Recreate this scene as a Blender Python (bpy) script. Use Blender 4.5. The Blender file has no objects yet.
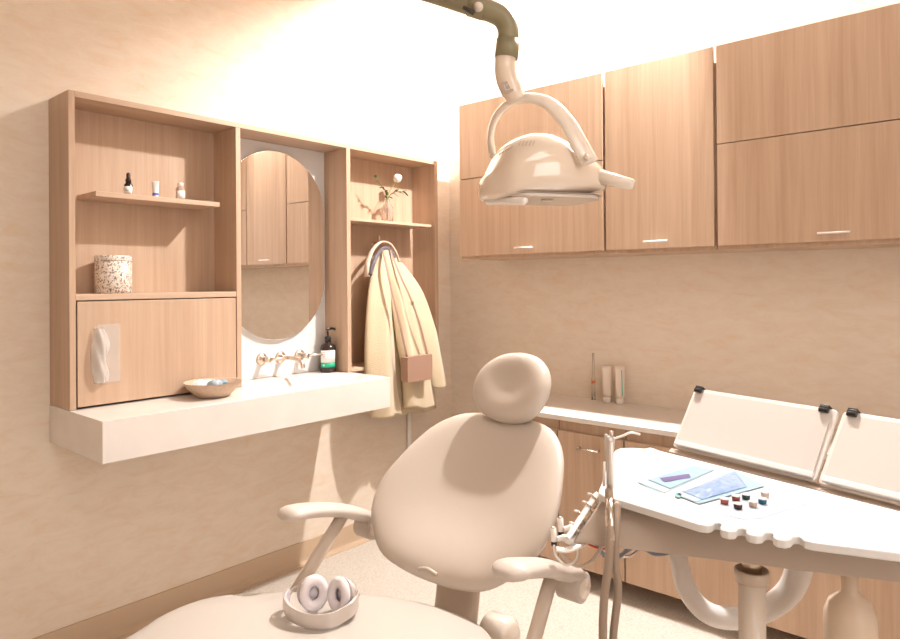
import bpy, bmesh, math, random
from mathutils import Vector, Matrix
random.seed(7)
scene = bpy.context.scene
COL = scene.collection
PI = math.pi

# ------------------------------------------------------------------ camera
FPX, CX, CY = 670.59, 450.0, 279.64
YAW, PITCH, ROLL = [math.radians(a) for a in (41.045, .249, -.4476)]
CAM = Vector((-2.952, -2.568, 1.30))
FW = Vector((math.cos(YAW)*math.cos(PITCH), math.sin(YAW)*math.cos(PITCH), math.sin(PITCH)))
_r = Vector((math.sin(YAW), -math.cos(YAW), 0)); _u = _r.cross(FW)
RT = _r*math.cos(ROLL) + _u*math.sin(ROLL)
UP = -_r*math.sin(ROLL) + _u*math.cos(ROLL)
cd = bpy.data.cameras.new('camera'); cam = bpy.data.objects.new('camera', cd); COL.objects.link(cam)
m = Matrix.Identity(4)
for i in range(3):
    m[i][0] = RT[i]; m[i][1] = UP[i]; m[i][2] = -FW[i]; m[i][3] = CAM[i]
cam.matrix_world = m
cd.sensor_fit = 'HORIZONTAL'; cd.sensor_width = 36; cd.lens = 36*FPX/900
cd.shift_y = -(319.5-CY)/900; cd.clip_start = .05
scene.camera = cam

def ray(px, py): return FW + RT*((px-CX)/FPX) - UP*((py-CY)/FPX)
def on(px, py, axis, val):              # the point of a plane of the room seen at a place of the photograph
    i = 'xyz'.index(axis); d = ray(px, py); return CAM + d*((val-CAM[i])/d[i])
def deep(px, py, t): return CAM + ray(px, py)*t

# ------------------------------------------------------------------ materials
MATS = {}
def nt(name):
    m = bpy.data.materials.new(name); m.use_nodes = True
    return m, m.node_tree.nodes, m.node_tree.links, m.node_tree.nodes['Principled BSDF']
def C4(c): return (c[0], c[1], c[2], 1)
def plain(name, col, rough=.5, metal=0, spec=.5, trans=0, alpha=1, coat=0, var=0, vscale=8, bump=0, bscale=60, ior=1.45, sheen=0, sss=0):
    m, n, l, b = nt(name)
    b.inputs['Base Color'].default_value = C4(col); b.inputs['Roughness'].default_value = rough
    b.inputs['Metallic'].default_value = metal; b.inputs['Specular IOR Level'].default_value = spec
    b.inputs['Transmission Weight'].default_value = trans; b.inputs['Alpha'].default_value = alpha
    b.inputs['Coat Weight'].default_value = coat; b.inputs['IOR'].default_value = ior
    if sheen: b.inputs['Sheen Weight'].default_value = sheen
    if var or bump:
        tc = n.new('ShaderNodeTexCoord')
    if var:
        t = n.new('ShaderNodeTexNoise'); t.inputs['Scale'].default_value = vscale; t.inputs['Detail'].default_value = 5
        l.new(tc.outputs['Object'], t.inputs['Vector'])
        r = n.new('ShaderNodeValToRGB'); r.color_ramp.elements[0].position = .3; r.color_ramp.elements[1].position = .7
        r.color_ramp.elements[0].color = C4([c*(1-var) for c in col]); r.color_ramp.elements[1].color = C4([min(1, c*(1+var)) for c in col])
        l.new(t.outputs['Fac'], r.inputs['Fac']); l.new(r.outputs['Color'], b.inputs['Base Color'])
    if bump:
        t = n.new('ShaderNodeTexNoise'); t.inputs['Scale'].default_value = bscale; t.inputs['Detail'].default_value = 3
        l.new(tc.outputs['Object'], t.inputs['Vector'])
        bp = n.new('ShaderNodeBump'); bp.inputs['Strength'].default_value = bump; bp.inputs['Distance'].default_value = .004
        l.new(t.outputs['Fac'], bp.inputs['Height']); l.new(bp.outputs['Normal'], b.inputs['Normal'])
    MATS[name] = m; return m
def wood(name, dark, light, axis='z', rough=.42):
    m, n, l, b = nt(name)
    tc = n.new('ShaderNodeTexCoord'); oi = n.new('ShaderNodeObjectInfo')
    ad = n.new('ShaderNodeVectorMath'); ad.operation = 'MULTIPLY_ADD'
    cb = n.new('ShaderNodeCombineXYZ'); l.new(oi.outputs['Random'], cb.inputs[0]); l.new(oi.outputs['Random'], cb.inputs[1]); l.new(oi.outputs['Random'], cb.inputs[2])
    ad.inputs[1].default_value = (9, 9, 9); l.new(cb.outputs[0], ad.inputs[0]); l.new(tc.outputs['Object'], ad.inputs[2])
    def stretch(a, s):
        mp = n.new('ShaderNodeMapping'); v = [a, a, a]; v['xyz'.index(axis)] = s; mp.inputs['Scale'].default_value = v
        l.new(ad.outputs[0], mp.inputs['Vector']); return mp
    m1 = stretch(34, 1.1); t1 = n.new('ShaderNodeTexNoise'); t1.inputs['Scale'].default_value = 1; t1.inputs['Detail'].default_value = 6; t1.inputs['Roughness'].default_value = .62; t1.inputs['Distortion'].default_value = .25
    l.new(m1.outputs[0], t1.inputs['Vector'])
    m2 = stretch(7, .5); t2 = n.new('ShaderNodeTexNoise'); t2.inputs['Scale'].default_value = 1; t2.inputs['Detail'].default_value = 3; t2.inputs['Distortion'].default_value = .6
    l.new(m2.outputs[0], t2.inputs['Vector'])
    m3 = stretch(160, 5); t3 = n.new('ShaderNodeTexNoise'); t3.inputs['Scale'].default_value = 1; t3.inputs['Detail'].default_value = 2
    l.new(m3.outputs[0], t3.inputs['Vector'])
    a1 = n.new('ShaderNodeMath'); a1.operation = 'MULTIPLY_ADD'; a1.inputs[1].default_value = .55; l.new(t2.outputs['Fac'], a1.inputs[0]); l.new(t1.outputs['Fac'], a1.inputs[2])
    a2 = n.new('ShaderNodeMath'); a2.operation = 'MULTIPLY_ADD'; a2.inputs[1].default_value = .3; l.new(t3.outputs['Fac'], a2.inputs[0]); l.new(a1.outputs[0], a2.inputs[2])
    r = n.new('ShaderNodeValToRGB'); e = r.color_ramp.elements; e[0].position = .68; e[1].position = 1.15 if False else 1.0
    mr = n.new('ShaderNodeMapRange'); mr.inputs['From Min'].default_value = .62; mr.inputs['From Max'].default_value = 1.24
    l.new(a2.outputs[0], mr.inputs['Value'])
    e[0].position = 0; e[1].position = 1
    e[0].color = C4(dark); e[1].color = C4(light)
    l.new(mr.outputs[0], r.inputs['Fac']); l.new(r.outputs['Color'], b.inputs['Base Color'])
    b.inputs['Roughness'].default_value = rough; b.inputs['Specular IOR Level'].default_value = .35
    MATS[name] = m; return m
def plaster(name, base, warm, pale):
    m, n, l, b = nt(name)
    tc = n.new('ShaderNodeTexCoord')
    mp = n.new('ShaderNodeMapping'); mp.inputs['Scale'].default_value = (5.5, 5.5, 15); l.new(tc.outputs['Object'], mp.inputs['Vector'])
    t = n.new('ShaderNodeTexNoise'); t.inputs['Scale'].default_value = 1.6; t.inputs['Detail'].default_value = 9; t.inputs['Roughness'].default_value = .72; t.inputs['Distortion'].default_value = .7
    l.new(mp.outputs[0], t.inputs['Vector'])
    r = n.new('ShaderNodeValToRGB'); e = r.color_ramp.elements; e[0].position = .40; e[0].color = C4(pale); e[1].position = .56; e[1].color = C4(base)
    x = e.new(.66); x.color = C4(warm)
    l.new(t.outputs['Fac'], r.inputs['Fac']); l.new(r.outputs['Color'], b.inputs['Base Color'])
    b.inputs['Roughness'].default_value = .75; b.inputs['Specular IOR Level'].default_value = .2
    MATS[name] = m; return m
def speckle(name, base, chips, scale, dens, rough=.4):
    m, n, l, b = nt(name)
    tc = n.new('ShaderNodeTexCoord')
    v = n.new('ShaderNodeTexVoronoi'); v.inputs['Scale'].default_value = scale; l.new(tc.outputs['Object'], v.inputs['Vector'])
    sp = n.new('ShaderNodeSeparateColor'); l.new(v.outputs['Color'], sp.inputs[0])
    r = n.new('ShaderNodeValToRGB'); r.color_ramp.interpolation = 'CONSTANT'; e = r.color_ramp.elements
    e[0].position = 0; e[0].color = C4(base); e[1].position = dens; e[1].color = C4(chips[0])
    for i, c in enumerate(chips[1:]): x = e.new(dens + (1-dens)*(i+1)/len(chips)); x.color = C4(c)
    l.new(sp.outputs[0], r.inputs['Fac']); l.new(r.outputs['Color'], b.inputs['Base Color']); b.inputs['Roughness'].default_value = rough
    MATS[name] = m; return m
def emit(name, col, s):
    m, n, l, b = nt(name); b.inputs['Base Color'].default_value = C4(col); b.inputs['Emission Color'].default_value = C4(col); b.inputs['Emission Strength'].default_value = s
    MATS[name] = m; return m

plaster('plaster', (.79, .67, .55), (.78, .625, .465), (.82, .715, .60))
wood('oak', (.45, .30, .20), (.61, .44, .32))
wood('oak_edge', (.58, .36, .235), (.66, .44, .30))
wood('oak_horizontal', (.47, .32, .22), (.62, .45, .33), 'x')
speckle('terrazzo_floor', (.60, .54, .475), [(.55, .485, .415), (.65, .60, .54), (.51, .44, .37)], 230, .6, .5)
plain('skirting_vinyl', (.58, .43, .30), .55)
plain('ceiling_paint', (.85, .78, .70), .9)
plain('quartz', (.76, .70, .65), .25, var=.035, vscale=9)
plain('quartz_back', (.74, .73, .72), .3, var=.015, vscale=5)
plain('mirror_glass', (.93, .92, .90), .015, metal=1)
plain('brass_brushed', (.66, .55, .45), .3, metal=1)
plain('steel', (.62, .55, .49), .25, metal=1)
plain('white_metal', (.83, .78, .73), .3, metal=.2)
plain('vinyl_beige', (.58, .50, .43), .36, spec=.45, bump=.05, bscale=500)
plain('vinyl_seat', (.52, .47, .42), .34, spec=.45, bump=.05, bscale=500)
plain('arm_beige', (.60, .49, .40), .35)
plain('arm_pad', (.60, .52, .46), .4)
plain('cream_plastic', (.80, .70, .60), .2, coat=.5)
plain('lamp_shell', (.78, .65, .53), .12, coat=.8)
plain('white_plastic', (.85, .80, .75), .25, coat=.3)
plain('lamp_lens', (.82, .72, .62), .15, trans=.3)
plain('olive_plastic', (.27, .235, .14), .35)
plain('dark_grey', (.05, .04, .035), .5)
plain('label_grey', (.42, .34, .28), .6)
plain('black_plastic', (.02, .017, .016), .3)
plain('dark_brown', (.045, .02, .012), .35)
plain('tray_white', (.74, .72, .71), .3, coat=.2)
plain('unit_grey', (.48, .39, .32), .45)
plain('board_cream', (.60, .55, .51), .3)
plain('board_frame', (.72, .66, .61), .3)
plain('amber_glass', (.030, .018, .014), .12, spec=.6)
plain('paper_white', (.88, .85, .80), .6)
plain('paper_pink', (.84, .72, .61), .6)
plain('green_print', (.02, .42, .24), .5)
plain('print_grey', (.25, .22, .2), .6)
plain('blue_print', (.08, .12, .52), .5)
plain('wicker', (.60, .44, .32), .6, var=.08, vscale=80)
plain('stone_white', (.85, .85, .88), .4)
plain('clear_glass', (.96, .93, .90), .05, trans=1.0, ior=1.3)
plain('pink_glass', (.96, .88, .83), .06, trans=.9, ior=1.3)
plain('clear_film', (.86, .82, .78), .12, trans=0, alpha=.22, coat=.6)
plain('film_fold', (.84, .79, .74), .12, alpha=.38, coat=.8)
plain('wool_cream', (.66, .53, .36), .95, spec=.1, bump=.9, bscale=260, sheen=.3)
plain('coat_lining', (.13, .115, .13), .7)
plain('collar_trim', (.72, .55, .43), .8)
plain('leather_mauve', (.36, .215, .155), .5)
plain('leather_strap', (.33, .20, .15), .5)
plain('leaf_green', (.075, .11, .035), .6)
plain('stem_green', (.28, .28, .09), .6)
plain('petal_white', (.92, .89, .80), .7)
plain('pouch_blue', (.25, .38, .47), .5, coat=.1, bump=.4, bscale=60)
plain('pouch_film', (.21, .31, .49), .35, coat=.3, bump=.8, bscale=50)
plain('pouch_white', (.36, .44, .50), .4)
plain('teal_strip', (.16, .38, .42), .5)
plain('purple_print', (.10, .065, .20), .5)
plain('mixing_pad', (.42, .47, .54), .4)
plain('hose_white', (.84, .80, .77), .4)
plain('hose_taupe', (.36, .27, .205), .35)
plain('bottle_plastic', (.78, .64, .51), .4)
plain('silver_plastic', (.62, .56, .52), .3, metal=.5)
plain('ear_cushion', (.78, .72, .73), .6)
plain('band_inner', (.62, .57, .60), .5)
plain('red_wire', (.6, .06, .03), .4)
plain('blue_wire', (.25, .27, .34), .4)
plain('orange_band', (.75, .25, .10), .5)
plain('aqua_print', (.10, .55, .42), .5)
plain('cap_red', (.36, .09, .06), .4); plain('cap_maroon', (.22, .05, .045), .4); plain('cap_green', (.02, .05, .04), .4)
plain('cap_black', (.03, .015, .02), .4); plain('cap_beige', (.50, .38, .30), .4); plain('cap_teal', (.0, .10, .16), .4); plain('cap_pink', (.62, .45, .38), .4)
plain('rubber_foot', (.05, .05, .05), .6)
speckle('terrazzo_jar', (.78, .70, .62), [(.80, .76, .72), (.36, .25, .18), (.62, .5, .4), (.20, .13, .10), (.72, .62, .52)], 240, .38, .4)
emit('light_strip', (1.0, .96, .93), 1)
emit('light_panel', (1.0, .955, .92), 1)
emit('window_glow', (1.0, .96, .935), 1)

# ------------------------------------------------------------------ mesh helpers
def link(name, me, mat, parent=None, smooth=False, bevel=0, seg=2):
    o = bpy.data.objects.new(name, me); COL.objects.link(o)
    me.materials.append(MATS[mat])
    if parent is not None: o.parent = parent
    if smooth:
        for p in me.polygons: p.use_smooth = True
    if bevel:
        md = o.modifiers.new('bevel', 'BEVEL'); md.width = bevel; md.segments = seg; md.limit_method = 'ANGLE'; md.angle_limit = .6
        for p in me.polygons: p.use_smooth = True
        if smooth is not None:
            md.harden_normals = True
    return o
def obj(name, bm, mat, parent=None, smooth=False, bevel=0, seg=2):
    bmesh.ops.recalc_face_normals(bm, faces=bm.faces)
    me = bpy.data.meshes.new(name); bm.to_mesh(me); bm.free()
    return link(name, me, mat, parent, smooth, bevel, seg)
def BM(): return bmesh.new()
def box(bm, x0, x1, y0, y1, z0, z1, M=None):
    vs = [bm.verts.new(Vector(p) if M is None else M @ Vector(p)) for p in
          [(x0,y0,z0),(x1,y0,z0),(x1,y1,z0),(x0,y1,z0),(x0,y0,z1),(x1,y0,z1),(x1,y1,z1),(x0,y1,z1)]]
    for f in [(0,3,2,1),(4,5,6,7),(0,1,5,4),(1,2,6,5),(2,3,7,6),(3,0,4,7)]: bm.faces.new([vs[i] for i in f])
    return bm
def bx(name, mat, a, parent=None, bevel=.0015, M=None):
    return obj(name, box(BM(), *a, M=M), mat, parent, bevel=bevel)
def frame(t, up=Vector((0,0,1))):
    t = t.normalized()
    if abs(t.dot(up)) > .97: up = Vector((0,1,0)) if abs(t.y) < .9 else Vector((1,0,0))
    a = t.cross(up).normalized(); b = a.cross(t).normalized(); return a, b
def tube(bm, pts, r, n=12, cap=True, up=Vector((0,0,1)), ratio=1.0):
    pts = [Vector(p) for p in pts]; rings = []
    pa = None
    for i, p in enumerate(pts):
        t = (pts[min(i+1, len(pts)-1)] - pts[max(i-1, 0)])
        if pa is None: a, b = frame(t, up)
        else:
            t = t.normalized(); a = (pa - t*pa.dot(t)).normalized(); b = a.cross(t).normalized()
        pa = a
        rr = r[i] if isinstance(r, (list, tuple)) else r
        ra, rb = rr if isinstance(rr, tuple) else (rr, rr*ratio)
        rings.append([bm.verts.new(p + a*math.cos(2*PI*k/n)*ra + b*math.sin(2*PI*k/n)*rb) for k in range(n)])
    for i in range(len(rings)-1):
        for k in range(n): bm.faces.new([rings[i][k], rings[i][(k+1)%n], rings[i+1][(k+1)%n], rings[i+1][k]])
    if cap: bm.faces.new(rings[0][::-1]); bm.faces.new(rings[-1])
    return bm
def lathe(bm, prof, n=28, M=None, cap=True):
    rings = []
    for r, z in prof:
        r = max(r, 1e-5)
        rings.append([bm.verts.new((M or Matrix()) @ Vector((r*math.cos(2*PI*k/n), r*math.sin(2*PI*k/n), z))) for k in range(n)])
    for i in range(len(rings)-1):
        for k in range(n): bm.faces.new([rings[i][k], rings[i][(k+1)%n], rings[i+1][(k+1)%n], rings[i+1][k]])
    if cap: bm.faces.new(rings[0][::-1]); bm.faces.new(rings[-1])
    return bm
def prism(bm, poly, z0, z1, M=None):
    M = M or Matrix()
    a = [bm.verts.new(M @ Vector((x, y, z0))) for x, y in poly]; b = [bm.verts.new(M @ Vector((x, y, z1))) for x, y in poly]
    n = len(poly); bm.faces.new(a[::-1]); bm.faces.new(b)
    for i in range(n): bm.faces.new([a[i], a[(i+1)%n], b[(i+1)%n], b[i]])
    return bm
def catmull(pts, n, closed=False):
    pts = [Vector(p) for p in pts]; out = []; N = len(pts)
    segs = N if closed else N-1
    for i in range(segs):
        g = (lambda j: pts[j % N]) if closed else (lambda j: pts[max(0, min(N-1, j))])
        p0, p1, p2, p3 = g(i-1), g(i), g(i+1), g(i+2)
        for k in range(n):
            t = k/n
            out.append(.5*((2*p1) + (p2-p0)*t + (2*p0-5*p1+4*p2-p3)*t*t + (3*p1-p0-3*p2+p3)*t*t*t))
    if not closed: out.append(pts[-1])
    return out
def rrect(x0, x1, y0, y1, r, n=5):
    out = []
    for cx, cy, a in ((x1-r, y1-r, 0), (x0+r, y1-r, 90), (x0+r, y0+r, 180), (x1-r, y0+r, 270)):
        for k in range(n+1):
            t = math.radians(a + 90*k/n); out.append((cx+r*math.cos(t), cy+r*math.sin(t)))
    return out
def cushion(bm, outline, c, top, bot, edge, M, dish=0, bowl=None, rings=14, n=5):
    """closed cushion: outline in (u, v), height w = smooth pillow; edge = half height of the rim"""
    ol = catmull([(p[0], p[1], 0) for p in outline], n, True); N = len(ol); c = Vector((c[0], c[1], 0))
    def mk(sgn, T):
        R = []
        for k in range(1, rings+1):
            s = math.sin(.5*PI*k/rings)
            if k == rings: s = 1
            h = T*(max(0, 1-s**4))**.5 - (dish*(1-s*s)**2 if sgn > 0 else 0)
            ring = []
            for p in ol:
                q = c + (p-c)*s
                w = sgn*h + (bowl(q.x, q.y) if bowl else 0)
                ring.append(bm.verts.new(M @ Vector((q.x, q.y, w))) if not (k == rings and sgn < 0) else None)
            R.append(ring)
        w = sgn*T - (dish if sgn > 0 else 0) + (bowl(c.x, c.y) if bowl else 0)
        return bm.verts.new(M @ Vector((c.x, c.y, w))), R
    ct, A = mk(1, top); cb, B = mk(-1, bot); B[-1] = A[-1]
    for cc, R in ((ct, A), (cb, B)):
        for i in range(N):
            j = (i+1) % N; bm.faces.new([cc, R[0][i], R[0][j]])
            for k in range(rings-1): bm.faces.new([R[k][i], R[k+1][i], R[k+1][j], R[k][j]])
    return bm
def thing(name, label, cat, loc=(0,0,0), rz=0, group=None):
    o = bpy.data.objects.new(name, None); COL.objects.link(o); o.location = loc; o.rotation_euler.z = rz
    o.empty_display_size = .05
    return tag(o, label, cat, group)
def tag(o, label, cat, group=None):
    o['label'] = label; o['category'] = cat
    if group: o['group'] = group
    return o
def struct(o): o['kind'] = 'structure'; return o
def T(x, y, z): return Matrix.Translation((x, y, z))
def basis(o, x, y, z):
    M = Matrix.Identity(4)
    for i in range(3): M[i][0] = x[i]; M[i][1] = y[i]; M[i][2] = z[i]; M[i][3] = o[i]
    return M

# ------------------------------------------------------------------ room shell
XB, YB, HC, HT = -4.6, -4.3, 2.85, 3.08
struct(bx('floor', 'terrazzo_floor', (XB, 0, YB, 0, -.08, 0), bevel=0))
struct(bx('wall_left', 'plaster', (XB, 0, 0, .1, -.08, HT+.1), bevel=0))
struct(bx('wall_right', 'plaster', (0, .1, YB-.1, .1, -.08, HT+.1), bevel=0))
struct(bx('wall_back', 'plaster', (XB-.1, XB, YB-.1, .1, -.08, HT+.1), bevel=0))
struct(bx('wall_front', 'plaster', (XB, 0, YB-.1, YB, -.08, HT+.1), bevel=0))
cb = BM(); box(cb, XB, -.573, YB, 0, HC, HC+.05); box(cb, -.60, -.573, YB, 0, HC+.05, HT); box(cb, -.60, 0, YB, 0, HT, HT+.06)
struct(obj('ceiling', cb, 'ceiling_paint'))
# coved vinyl skirting, foot curling out on to the floor
bb = BM(); prof = [(0, 0), (-.030, 0), (-.030, .003), (-.014, .006), (-.007, .016), (-.005, .03), (-.005, .104), (0, .106)]
a = [bb.verts.new((XB+.001, y, z)) for y, z in prof]; b = [bb.verts.new((-.001, y, z)) for y, z in prof]
for i in range(len(prof)): bb.faces.new([a[i], a[(i+1)%8], b[(i+1)%8], b[i]])
bb.faces.new(a); bb.faces.new(b[::-1])
struct(obj('baseboard_left', bb, 'skirting_vinyl'))

# cove light of the room, then the unseen lights added to it
t = thing('cove_light', 'long linear light hidden in the ceiling cove over the wall cabinets', 'light', (-.42, -1.6, HT))
hb_ = BM(); box(hb_, -.045, .045, -1.12, 1.48, -.06, 0); box(hb_, -.045, -.028, -1.12, 1.48, -.102, -.06); box(hb_, .028, .045, -1.12, 1.48, -.102, -.06); obj('housing', hb_, 'white_metal', t)
bx('diffuser', 'light_strip', (-.0275, .0275, -1.1, 1.46, -.098, -.0605), t, bevel=0)
def ceiling_fill_light(x, y, sx, sy, label):
    t = thing('ceiling_light', label, 'light', (x, y, HC))
    bx('frame', 'white_metal', (-sx-.02, sx+.02, -sy-.02, sy+.02, -.03, -.0), t)
    bx('diffuser', 'light_panel', (-sx, sx, -sy, sy, -.035, -.0305), t, bevel=0)
# unseen spot added at the cove light to sharpen the cast shadows
ld = bpy.data.lights.new('cove_bulb', 'SPOT'); ld.energy = 370; ld.color = (1, .96, .93); ld.shadow_soft_size = .05; ld.spot_size = math.radians(152); ld.spot_blend = .12
lo_ = bpy.data.objects.new('bulb', ld); COL.objects.link(lo_); lo_.parent = t; lo_.location = (.0, .05, -.115)
lo_.rotation_euler = Vector((-.70, .60, -.40)).to_track_quat('-Z', 'Y').to_euler()
# framed glowing panel, unseen, added as frontal fill behind the photographer
wf = BM()
for a_ in ((-3.48, -3.40), (-1.90, -1.82)): box(wf, *a_, YB+.0005, YB+.05, .92, 2.38)
for a_ in ((.92, 1.0), (2.30, 2.38)): box(wf, -3.3995, -1.9005, YB+.0005, YB+.05, *a_)
wfo = obj('window_1', wf, 'white_metal', bevel=.003); struct(wfo)
bx('pane', 'window_glow', (-3.3995, -1.9005, YB+.012, YB+.02, 1.0005, 2.2995), wfo, 0)
ceiling_fill_light(-2.7, -3.3, .6, .6, 'square ceiling light panel behind the photographer')  # out of view, added to lift the ambient light

# ------------------------------------------------------------------ wall shelf unit with drop front
U0, U1, UF, UZ0, UZ1 = -2.113, -.303, -.18, .889, 1.945
u = thing('shelf_unit', 'open oak wall shelf unit in three bays above the white vanity', 'shelf unit', (0, 0, 0))
bx('side_panel', 'oak', (U0, U0+.02, UF, 0, UZ0, UZ1), u)
bx('side_panel', 'oak', (U1-.024, U1, UF, 0, UZ0, UZ1), u)
bx('divider', 'oak', (-1.50, -1.479, UF, 0, UZ0, UZ1-.0205), u)
bx('divider', 'oak', (-.931, -.908, UF, 0, UZ0, UZ1-.0205), u)
bx('top_panel', 'oak_horizontal', (U0+.0205, U1-.0245, UF+.0005, 0, UZ1-.02, UZ1), u)
bx('back_panel', 'oak', (U0+.0205, -1.5005, -.016, 0, UZ0, UZ1-.0205), u, 0)
bx('back_panel', 'oak', (-.9075, U1-.0245, -.016, 0, UZ0, UZ1-.0205), u, 0)
bx('shelf', 'oak_horizontal', (-2.027, -1.568, UF+.005, -.0165, 1.602, 1.620), u)
bx('shelf', 'oak_horizontal', (-.9075, -.35, UF+.005, -.0165, 1.592, 1.606), u)
bx('shelf', 'oak_horizontal', (U0+.0205, -1.5005, UF+.001, -.0165, 1.250, 1.271), u)
bx('bottom_panel', 'oak_horizontal', (-.9075, U1-.0245, UF+.001, -.0165, UZ0, .905), u)
bx('drop_door', 'oak', (-2.0885, -1.5045, UF-.0005, -.158, .896, 1.246), u, .001)
# coat hook
hk = BM(); hx, hz = on(379, 240, 'y', -.06).x, on(379, 240, 'y', -.06).z
tube(hk, catmull([(hx, -.017, hz-.02), (hx, -.045, hz-.022), (hx, -.062, hz-.004), (hx, -.060, hz+.022)], 6), .0045, 8)
tube(hk, [(hx, -.0165, hz-.02), (hx, -.021, hz-.02)], .014, 14)
obj('coat_hook', hk, 'brass_brushed', u, True)
tag(bx('splashback', 'quartz_back', (-1.4785, -.9315, -.018, -.0005, .889, UZ1-.0205), bevel=0), 'white stone back panel between the dividers, behind the pill-shaped mirror', 'splashback')

# mirror
mr = thing('wall_mirror', 'pill-shaped frameless wall mirror over the brass tap', 'mirror', (-1.213, -.018, 1.471))
R_, hh = .263, .419
pl = [(R_*math.cos(k*PI/24), hh-R_+R_*math.sin(k*PI/24)) for k in range(25)] + [(-R_*math.cos(k*PI/24), -(hh-R_)-R_*math.sin(k*PI/24)) for k in range(25)]
MX = basis((0, 0, 0), (1, 0, 0), (0, 0, 1), (0, -1, 0))
obj('backing', prism(BM(), [(x*.97, y*.98) for x, y in pl], .0005, .012, MX), 'white_metal', mr)
obj('mirror_plate', prism(BM(), pl, .0125, .0175, MX), 'mirror_glass', mr, bevel=.0015)

# ------------------------------------------------------------------ vanity with integrated basin
va = thing('vanity_counter', 'thick white stone vanity counter floating on the left wall, shallow basin cut in', 'countertop', (0, 0, 0))
VX0, VX1, VY0, VZ0, VZ1 = -2.114, -.911, -.44, .758, .888
bm = BM(); NX, NY = 150, 60; g = []
def basin(x, y):
    ex, ey = (x+1.175)/.245, (y+.235)/.135
    r = (abs(ex)**2.6 + abs(ey)**2.6)**(1/2.6)
    if r >= 1: return 0
    s = min(1, (1-r)/.38); return -.034*(s*s*(3-2*s)) - .012*(1-r)
for i in range(NX+1):
    row = []
    for j in range(NY+1):
        x = VX0+(VX1-VX0)*i/NX; y = VY0+(-.0005-VY0)*j/NY; row.append(bm.verts.new((x, y, VZ1+basin(x, y))))
    g.append(row)
for i in range(NX):
    for j in range(NY): bm.faces.new([g[i][j], g[i+1][j], g[i+1][j+1], g[i][j+1]])
lo = [bm.verts.new(p) for p in ((VX0, VY0, VZ0), (VX1, VY0, VZ0), (VX1, -.0005, VZ0), (VX0, -.0005, VZ0))]
bm.faces.new(lo[::-1])
bm.faces.new([lo[0], lo[1]] + [g[i][0] for i in range(NX, -1, -1)]); bm.faces.new([lo[2], lo[3]] + [g[i][NY] for i in range(NX+1)])
bm.faces.new([lo[3], lo[0]] + [g[0][j] for j in range(NY+1)]); bm.faces.new([lo[1], lo[2]] + [g[NX][j] for j in range(NY, -1, -1)])
obj('slab', bm, 'quartz', va, bevel=.0015)
d = BM(); lathe(d, [(.018, 0), (.018, .003), (.012, .004), (.0, .004)], 20, T(-1.175, -.235, VZ1-.0475)); obj('drain', d, 'brass_brushed', va, True)

# wall tap
tp = thing('wall_tap', 'brushed brass wall-mounted tap with two lever handles under the mirror', 'tap', (0, -.018, .972))
MY = lambda x, z=0: basis((x, 0, z), (1, 0, 0), (0, 0, 1), (0, -1, 0))
for x in (-1.283, -1.186, -1.083):
    obj('escutcheon', lathe(BM(), [(.026, .0005), (.026, .005), (.022, .009), (.014, .010), (.013, .03), (.0, .03)], 24, MY(x)), 'brass_brushed', tp, True)
b = BM(); tube(b, catmull([(-1.186, -.02, 0), (-1.186, -.06, .001), (-1.186, -.12, .0), (-1.186, -.155, -.010), (-1.186, -.168, -.038)], 6), .0095, 14); obj('spout', b, 'brass_brushed', tp, True)
for x, s in ((-1.283, 1), (-1.083, 1)):
    h = BM(); tube(h, [(x, -.03, 0), (x, -.062, 0)], .012, 14); tube(h, [(x, -.053, 0), (x+s*.045, -.06, .001), (x+s*.098, -.075, .003)], [.0065, .0055, .005], 10)
    obj('handle', h, 'brass_brushed', tp, True)

# soap bottle
sb = thing('soap_bottle', 'dark pump soap bottle with a white and green label at the end of the basin', 'bottle', (-.970, -.085, .889))
r = .036
obj('bottle', lathe(BM(), [(.0, 0), (r-.004, 0), (r, .004), (r, .112), (r-.005, .124), (.016, .134), (.013, .138), (.013, .146)], 32), 'amber_glass', sb, True)
obj('collar', lathe(BM(), [(.015, .141), (.015, .162), (.010, .166), (.005, .167)], 24), 'black_plastic', sb, True)
p = BM(); tube(p, [(0, 0, .165), (0, 0, .196)], .0042, 10); tube(p, catmull([(-.006, .001, .198), (.004, -.001, .2), (.025, -.008, .2), (.034, -.011, .195)], 4), .0055, 10); obj('pump_head', p, 'black_plastic', sb, True)
def arc_label(name, mat, r, a0, a1, z0, z1, parent, n=16, th=.0006):
    b = BM(); A = []
    for k in range(n+1):
        t = math.radians(a0+(a1-a0)*k/n)
        A.append([b.verts.new((math.cos(t)*q, math.sin(t)*q, z)) for q in (r, r+th) for z in (z0, z1)])
    for k in range(n):
        p, q = A[k], A[k+1]; b.faces.new([p[2], q[2], q[3], p[3]]); b.faces.new([p[0], p[1], q[1], q[0]]); b.faces.new([p[1], p[3], q[3], q[1]]); b.faces.new([p[0], q[0], q[2], p[2]])
    b.faces.new([A[0][0], A[0][2], A[0][3], A[0][1]]); b.faces.new([A[-1][0], A[-1][1], A[-1][3], A[-1][2]])
    return obj(name, b, mat, parent, True)
va_ = -128   # label turned to the camera
arc_label('label', 'paper_white', r+.0004, va_-62, va_+62, .046, .102, sb)
arc_label('label_band', 'green_print', r+.0004, va_-62, va_+62, .024, .0455, sb)
for k, w in enumerate((26, 20, 24, 15)):
    arc_label('label_print', 'print_grey', r+.0011, va_-40, va_-40+w, .092-.008*k, .0935-.008*k, sb, 6, .0003)
arc_label('label_logo', 'paper_white', r+.0011, va_-38, va_-26, .030, .038, sb, 6, .0003)

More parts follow.
